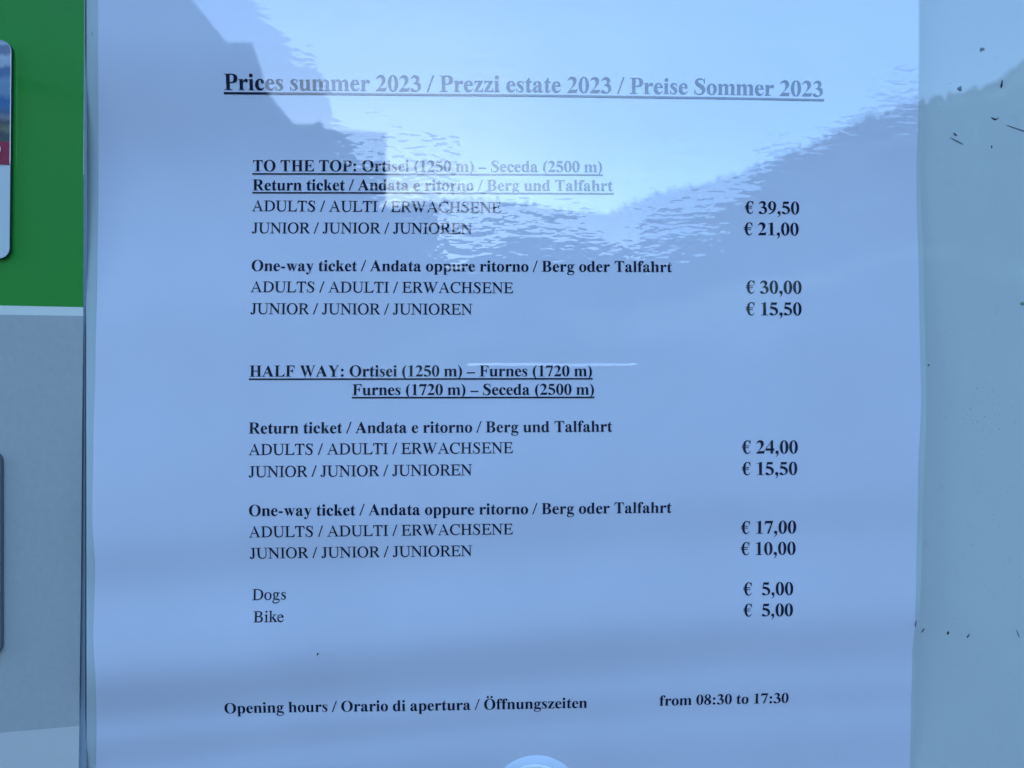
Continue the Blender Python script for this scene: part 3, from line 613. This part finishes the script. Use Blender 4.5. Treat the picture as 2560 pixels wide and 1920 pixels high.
def text_line(name, s, font, uL, vL, uR, vR, label=None, under_v=None, under_u=None):
    """one printed line: its ink runs from photo pixel (uL, vL) to (uR, vR) along the baseline"""
    G, W = FONT[font]
    def ext(c): 
        xs = [q[0] for sg, p in G[c] if sg > 0 for q in p]; return min(xs), max(xs)
    adv = [W[c] for c in s]; total = sum(adv)
    first, last = ext(s[0])[0], total - adv[-1] + ext(s[-1])[1]
    A, B = on_sheet(uL, vL), on_sheet(uR, vR)
    ex = (B - A).length/(last - first)                       # metres per font unit
    d = Vector((B.x - A.x, B.z - A.z)).normalized(); up = Vector((-d.y, d.x)); o2 = Vector((A.x, A.z))
    V, F = [], []
    pen = -first
    for c, w in zip(s, adv):
        if c != ' ':
            vv, ff = glyph_tris(font + c, G[c]); b = len(V)
            for x, y in vv:
                q = o2 + d*((pen + x)*ex) + up*(y*ex); V.append(sheet_pt(q.x, q.y, LIFT))
            F += [tuple(b+i for i in f) for f in ff]
        pen += w
    # face the reader
    F = [f if (V[f[1]]-V[f[0]]).cross(V[f[2]]-V[f[0]]).y < 0 else f[::-1] for f in F]
    ob = link(name, V, F, m_ink, sh)
    if label: ob['label'] = label
    if under_v:
        a, b2 = on_sheet(under_u[0], under_v[0]), on_sheet(under_u[1], under_v[1]); n = 60; t = under_v[2]*PX/2
        V = []; 
        for i in range(n+1):
            x = a.x + (b2.x-a.x)*i/n; z = a.z + (b2.z-a.z)*i/n
            V += [sheet_pt(x, z-t, LIFT*1.6), sheet_pt(x, z+t, LIFT*1.6)]
        under(ob, sh)
        link('underline', V, [[2*i, 2*i+2, 2*i+3, 2*i+1] for i in range(n)], m_ink, ob)
    return ob
text_line('title', 'Prices summer 2023 / Prezzi estate 2023 / Preise Sommer 2023', 'b', 561, 225, 2056.5, 241.5, None, (233, 250.5, 5.2), (560, 2060))
text_line('heading', 'TO THE TOP: Ortisei (1250 m) – Seceda (2500 m)', 'b', 632.5, 428, 1505, 430.6, None, (434.8, 437.6, 3.6), (631, 1507))
text_line('heading', 'Return ticket / Andata e ritorno / Berg und Talfahrt', 'b', 632, 476, 1532, 477.6, None, (482, 484.6, 3.6), (631, 1533.5))
text_line('fare_line', 'ADULTS / AULTI / ERWACHSENE', 'r', 630.2, 527.8, 1252.8, 532)
text_line('fare_line', 'JUNIOR / JUNIOR / JUNIOREN', 'r', 630, 583, 1180.5, 584.4)
text_line('heading', 'One-way ticket / Andata oppure ritorno / Berg oder Talfahrt', 'b', 629, 677.3, 1680, 680.3)
text_line('fare_line', 'ADULTS / ADULTI / ERWACHSENE', 'r', 626.5, 730.2, 1283, 733)
text_line('fare_line', 'JUNIOR / JUNIOR / JUNIOREN', 'r', 626.5, 785, 1181, 786.6)
text_line('heading', 'HALF WAY: Ortisei (1250 m) – Furnes (1720 m)', 'b', 624, 941.5, 1480, 940.6, None, (948, 946.8, 3.8), (622.5, 1481.5))
text_line('heading', 'Furnes (1720 m) – Seceda (2500 m)', 'b', 881, 988, 1485, 986.6, None, (994, 993.3, 3.8), (880, 1486))
text_line('heading', 'Return ticket / Andata e ritorno / Berg und Talfahrt', 'b', 622, 1084, 1531, 1079.2)
text_line('fare_line', 'ADULTS / ADULTI / ERWACHSENE', 'r', 622, 1137.6, 1282.3, 1132.8)
text_line('fare_line', 'JUNIOR / JUNIOR / JUNIOREN', 'r', 622, 1193, 1180.5, 1188)
text_line('heading', 'One-way ticket / Andata oppure ritorno / Berg oder Talfahrt', 'b', 622.7, 1290, 1679, 1281.8)
text_line('fare_line', 'ADULTS / ADULTI / ERWACHSENE', 'r', 622.7, 1343.4, 1282, 1335.6)
text_line('fare_line', 'JUNIOR / JUNIOR / JUNIOREN', 'r', 625, 1396.4, 1180.5, 1390)
text_line('fare_line', 'Dogs', 'r', 630.8, 1500, 714.7, 1498.8)
text_line('fare_line', 'Bike', 'r', 633.7, 1555.7, 709.4, 1554.6)
text_line('opening_hours', 'Opening hours / Orario di apertura / Öffnungszeiten', 'b', 562, 1783.4, 1468, 1769.3)
text_line('opening_hours', 'from 08:30 to 17:30', 'b', 1648.3, 1764.2, 1970.6, 1757)
for s, uL, vL, uR, vR in (('€ 39,50', 1862, 534, 1998, 535.6), ('€ 21,00', 1859.6, 587.8, 1996.7, 588.5), ('€ 30,00', 1864.5, 733.6, 2004, 734.2), ('€ 15,50', 1864.5, 788, 2004, 788.3),
                          ('€ 24,00', 1854.4, 1134, 1994.4, 1133.6), ('€ 15,50', 1854.4, 1187.8, 1993, 1187), ('€ 17,00', 1852, 1334.6, 1990, 1333.2), ('€ 10,00', 1851.5, 1387.7, 1989, 1386.4),
                          ('€  5,00', 1858, 1488.4, 1983, 1487.2), ('€  5,00', 1858, 1541, 1982, 1540)):
    text_line('price', s, 'b', uL, vL, uR, vR)
# sliver of a white letter on the poster's red band, cut by the frame
vv, ff = glyph_tris('bo', FONT['b'][0]['o']); p0 = on_board(-22.6, 384, CY - .0002)
V = [(p0.x + x*5.0e-6, CY - .0002, p0.z + y*5.0e-6) for x, y in vv]
ff = [f if (Vector(V[f[1]])-Vector(V[f[0]])).cross(Vector(V[f[2]])-Vector(V[f[0]])).y < 0 else f[::-1] for f in ff]
link('lettering', V, ff, m_white_print, card)

# ---------------------------------------------------------------- round magnet pinning the sheet at the bottom
mc = on_sheet(1337, 1990); mc_k = (relief(mc.x, mc.z + .011) - relief(mc.x, mc.z - .004))/.015   # lies flat on the sloping sheet
mg = thing('round_magnet', 'round white magnet with a beige cap, cut by the bottom edge of the frame', 'magnet', (mc.x, mc.y, mc.z))
def lathe(name, prof, mat, parent, n=64):
    """prof: (radius, height towards the reader)"""
    V, F = [], []
    for r, h in prof:
        for i in range(n):
            a = 2*math.pi*i/n; V.append((mc.x + r*math.cos(a), mc.y - h - .0004 + mc_k*r*math.sin(a), mc.z + r*math.sin(a)))
    for j in range(len(prof)-1):
        for i in range(n):
            F.append([j*n+i, j*n+(i+1) % n, (j+1)*n+(i+1) % n, (j+1)*n+i])
    F.append([(len(prof)-1)*n + i for i in range(n)])
    ob = link(name, V, F, mat, parent, smooth=True)
    return ob
lathe('skirt', [(.0116, -.0004), (.0110, .0001), (.0103, .0004), (.0097, .0007), (.0094, .0008)], m_skirt, mg)
lathe('ring', [(.0091, .0003), (.00925, .0010), (.0091, .0012), (.0086, .0013), (.0080, .0012)], m_plastic, mg)
lathe('cap', [(.0081, .0009), (.0080, .0013), (.0072, .0015), (.0030, .0016), (.0008, .0016)], m_cap, mg)

# ---------------------------------------------------------------- dirt on the board and the sheet
def fleck(pts, y, mat, label, sheetside=False, group='dirt flecks stuck on the board'):
    P = [on_sheet(u, v, .0003) if sheetside else on_board(u, v, y) for u, v in pts]
    c = sum(P, Vector())/len(P); n = len(P); P = [c + (p-c)*.88 for p in P]
    th = Vector((0, -.00015, 0))
    sm = [c + (p-c)*.75 + th for p in P]
    F = [list(range(n, 2*n))] + [[i, (i+1) % n, n+(i+1) % n, n+i] for i in range(n)]
    if sum((P[i]-c).cross(P[(i+1) % n]-c).y for i in range(n)) > 0: F = [f[::-1] for f in F]
    return tag(link('dirt_fleck', P + sm, F, mat, origin=c), label, 'dirt fleck', group)
def sliver(a, b, w, bulge=.5):
    a, b = Vector(a), Vector(b); d = (b-a); n = Vector((-d.y, d.x)).normalized()*w/2
    return [tuple(a), tuple(a + d*.3 + n*bulge*1.2), tuple(a + d*.7 + n), tuple(b + n*.4), tuple(b - n*.4), tuple(a + d*.7 - n), tuple(a + d*.3 - n*bulge*1.2)]
Y = BY - .00005
fleck([(2449, 121), (2454, 118), (2461, 120), (2463, 124), (2456, 127), (2450, 131)], Y, m_dirt_pale, 'dark smeared fleck highest on the board, right of the sheet')
fleck([(2393, 219), (2397, 217), (2404, 213), (2405.5, 227), (2398, 228), (2393, 223)], Y, m_dirt_pale, 'small square grey fleck on the board near the treeline reflection')
fleck(sliver((2506, 196), (2503, 222), 6), Y, m_dirt, 'upright black sliver on the board near the right frame edge')
fleck([(2476, 292), (2482, 295), (2489, 298), (2499, 293), (2493, 299), (2489, 302), (2482, 299)], Y, m_dirt, 'black bird-shaped fleck with two wings on the board')
fleck(sliver((2509, 310), (2570, 331), 3.2), Y, m_dirt_pale, 'long thin grey streak running off the right frame edge')
fleck(sliver((2383, 330), (2392, 341), 4), Y, m_dirt, 'short black slanting sliver above the two fine scratches')
fleck(sliver((2370, 341), (2411, 362), 3), Y, m_dirt_pale, 'thin grey streak ending in a dark dot beside the sheet')
fleck([(2477.5, 364), (2480, 363), (2480.5, 370), (2478, 371)], Y, m_dirt, 'tiny black upright dot below the bird-shaped fleck')
fleck([(2551, 756), (2556, 753), (2562, 756), (2562, 763), (2555, 764), (2550, 761)], Y, m_greenbug, 'green blob of dirt at the right frame edge')
fleck([(2319, 911), (2322, 910), (2324, 914), (2321, 916)], Y, m_dirt, 'tiny black dot beside the right edge of the sheet')
fleck(sliver((2312, 1568), (2304, 1582), 2.6), Y, m_dirt, 'thin black slash closest to the lower right sheet edge')
fleck([(2371, 1576), (2373, 1581), (2372, 1586), (2368, 1587), (2366.5, 1583)], Y, m_dirt, 'black teardrop fleck between the two slashes low on the board')
fleck(sliver((2424, 1583), (2417.5, 1595), 3.4), Y, m_dirt, 'black slash right of the teardrop fleck')
fleck(sliver((2540, 1571), (2549, 1595), 3), Y, m_dirt_pale, 'curved grey streak low on the board by the right frame edge')
fleck(sliver((797, 1629), (793, 1638), 4.5), 0, m_dirt, 'small black leaf-shaped fleck on the paper below the word Bike', True, 'dirt flecks stuck on the sheet')
fleck(sliver((230, 79), (234, 92), 1.6), 0, m_dirt_pale, 'fine grey hair on the left laminate margin', True, 'dirt flecks stuck on the sheet')
fleck(sliver((2289, 1547), (2287, 1567), 2.6), 0, m_dirt, 'black fibre along the right edge of the paper', True, 'dirt flecks stuck on the sheet')
# fine dust nobody could count
V, F = [], []
for i in range(100):
    if random.random() < .75: u, v = random.gauss(2470, 55), random.choice((random.uniform(900, 1500), random.uniform(960, 1080)))
    else: u, v = random.uniform(2330, 2555), random.uniform(0, 1900)
    if u < 2325 or u > 2600: continue
    r = random.uniform(.4, 1.1); p = on_board(u, v, Y); b = len(V); a0 = random.random()*3; el = random.uniform(1, 2.6)
    for k in range(5):
        a = a0 - 2*math.pi*k/5; dx, dz = r*PX*math.cos(a)*el, r*PX*math.sin(a)
        V.append((p.x + dx*math.cos(a0) - dz*math.sin(a0), p.y, p.z + dx*math.sin(a0) + dz*math.cos(a0)))
    F.append(list(range(b, b+5)))
F = [f if (Vector(V[f[1]])-Vector(V[f[0]])).cross(Vector(V[f[2]])-Vector(V[f[0]])).y < 0 else f[::-1] for f in F]
du = link('dust', V, F, m_dirt_pale); du['kind'] = 'stuff'

SC.cycles.use_denoising = True
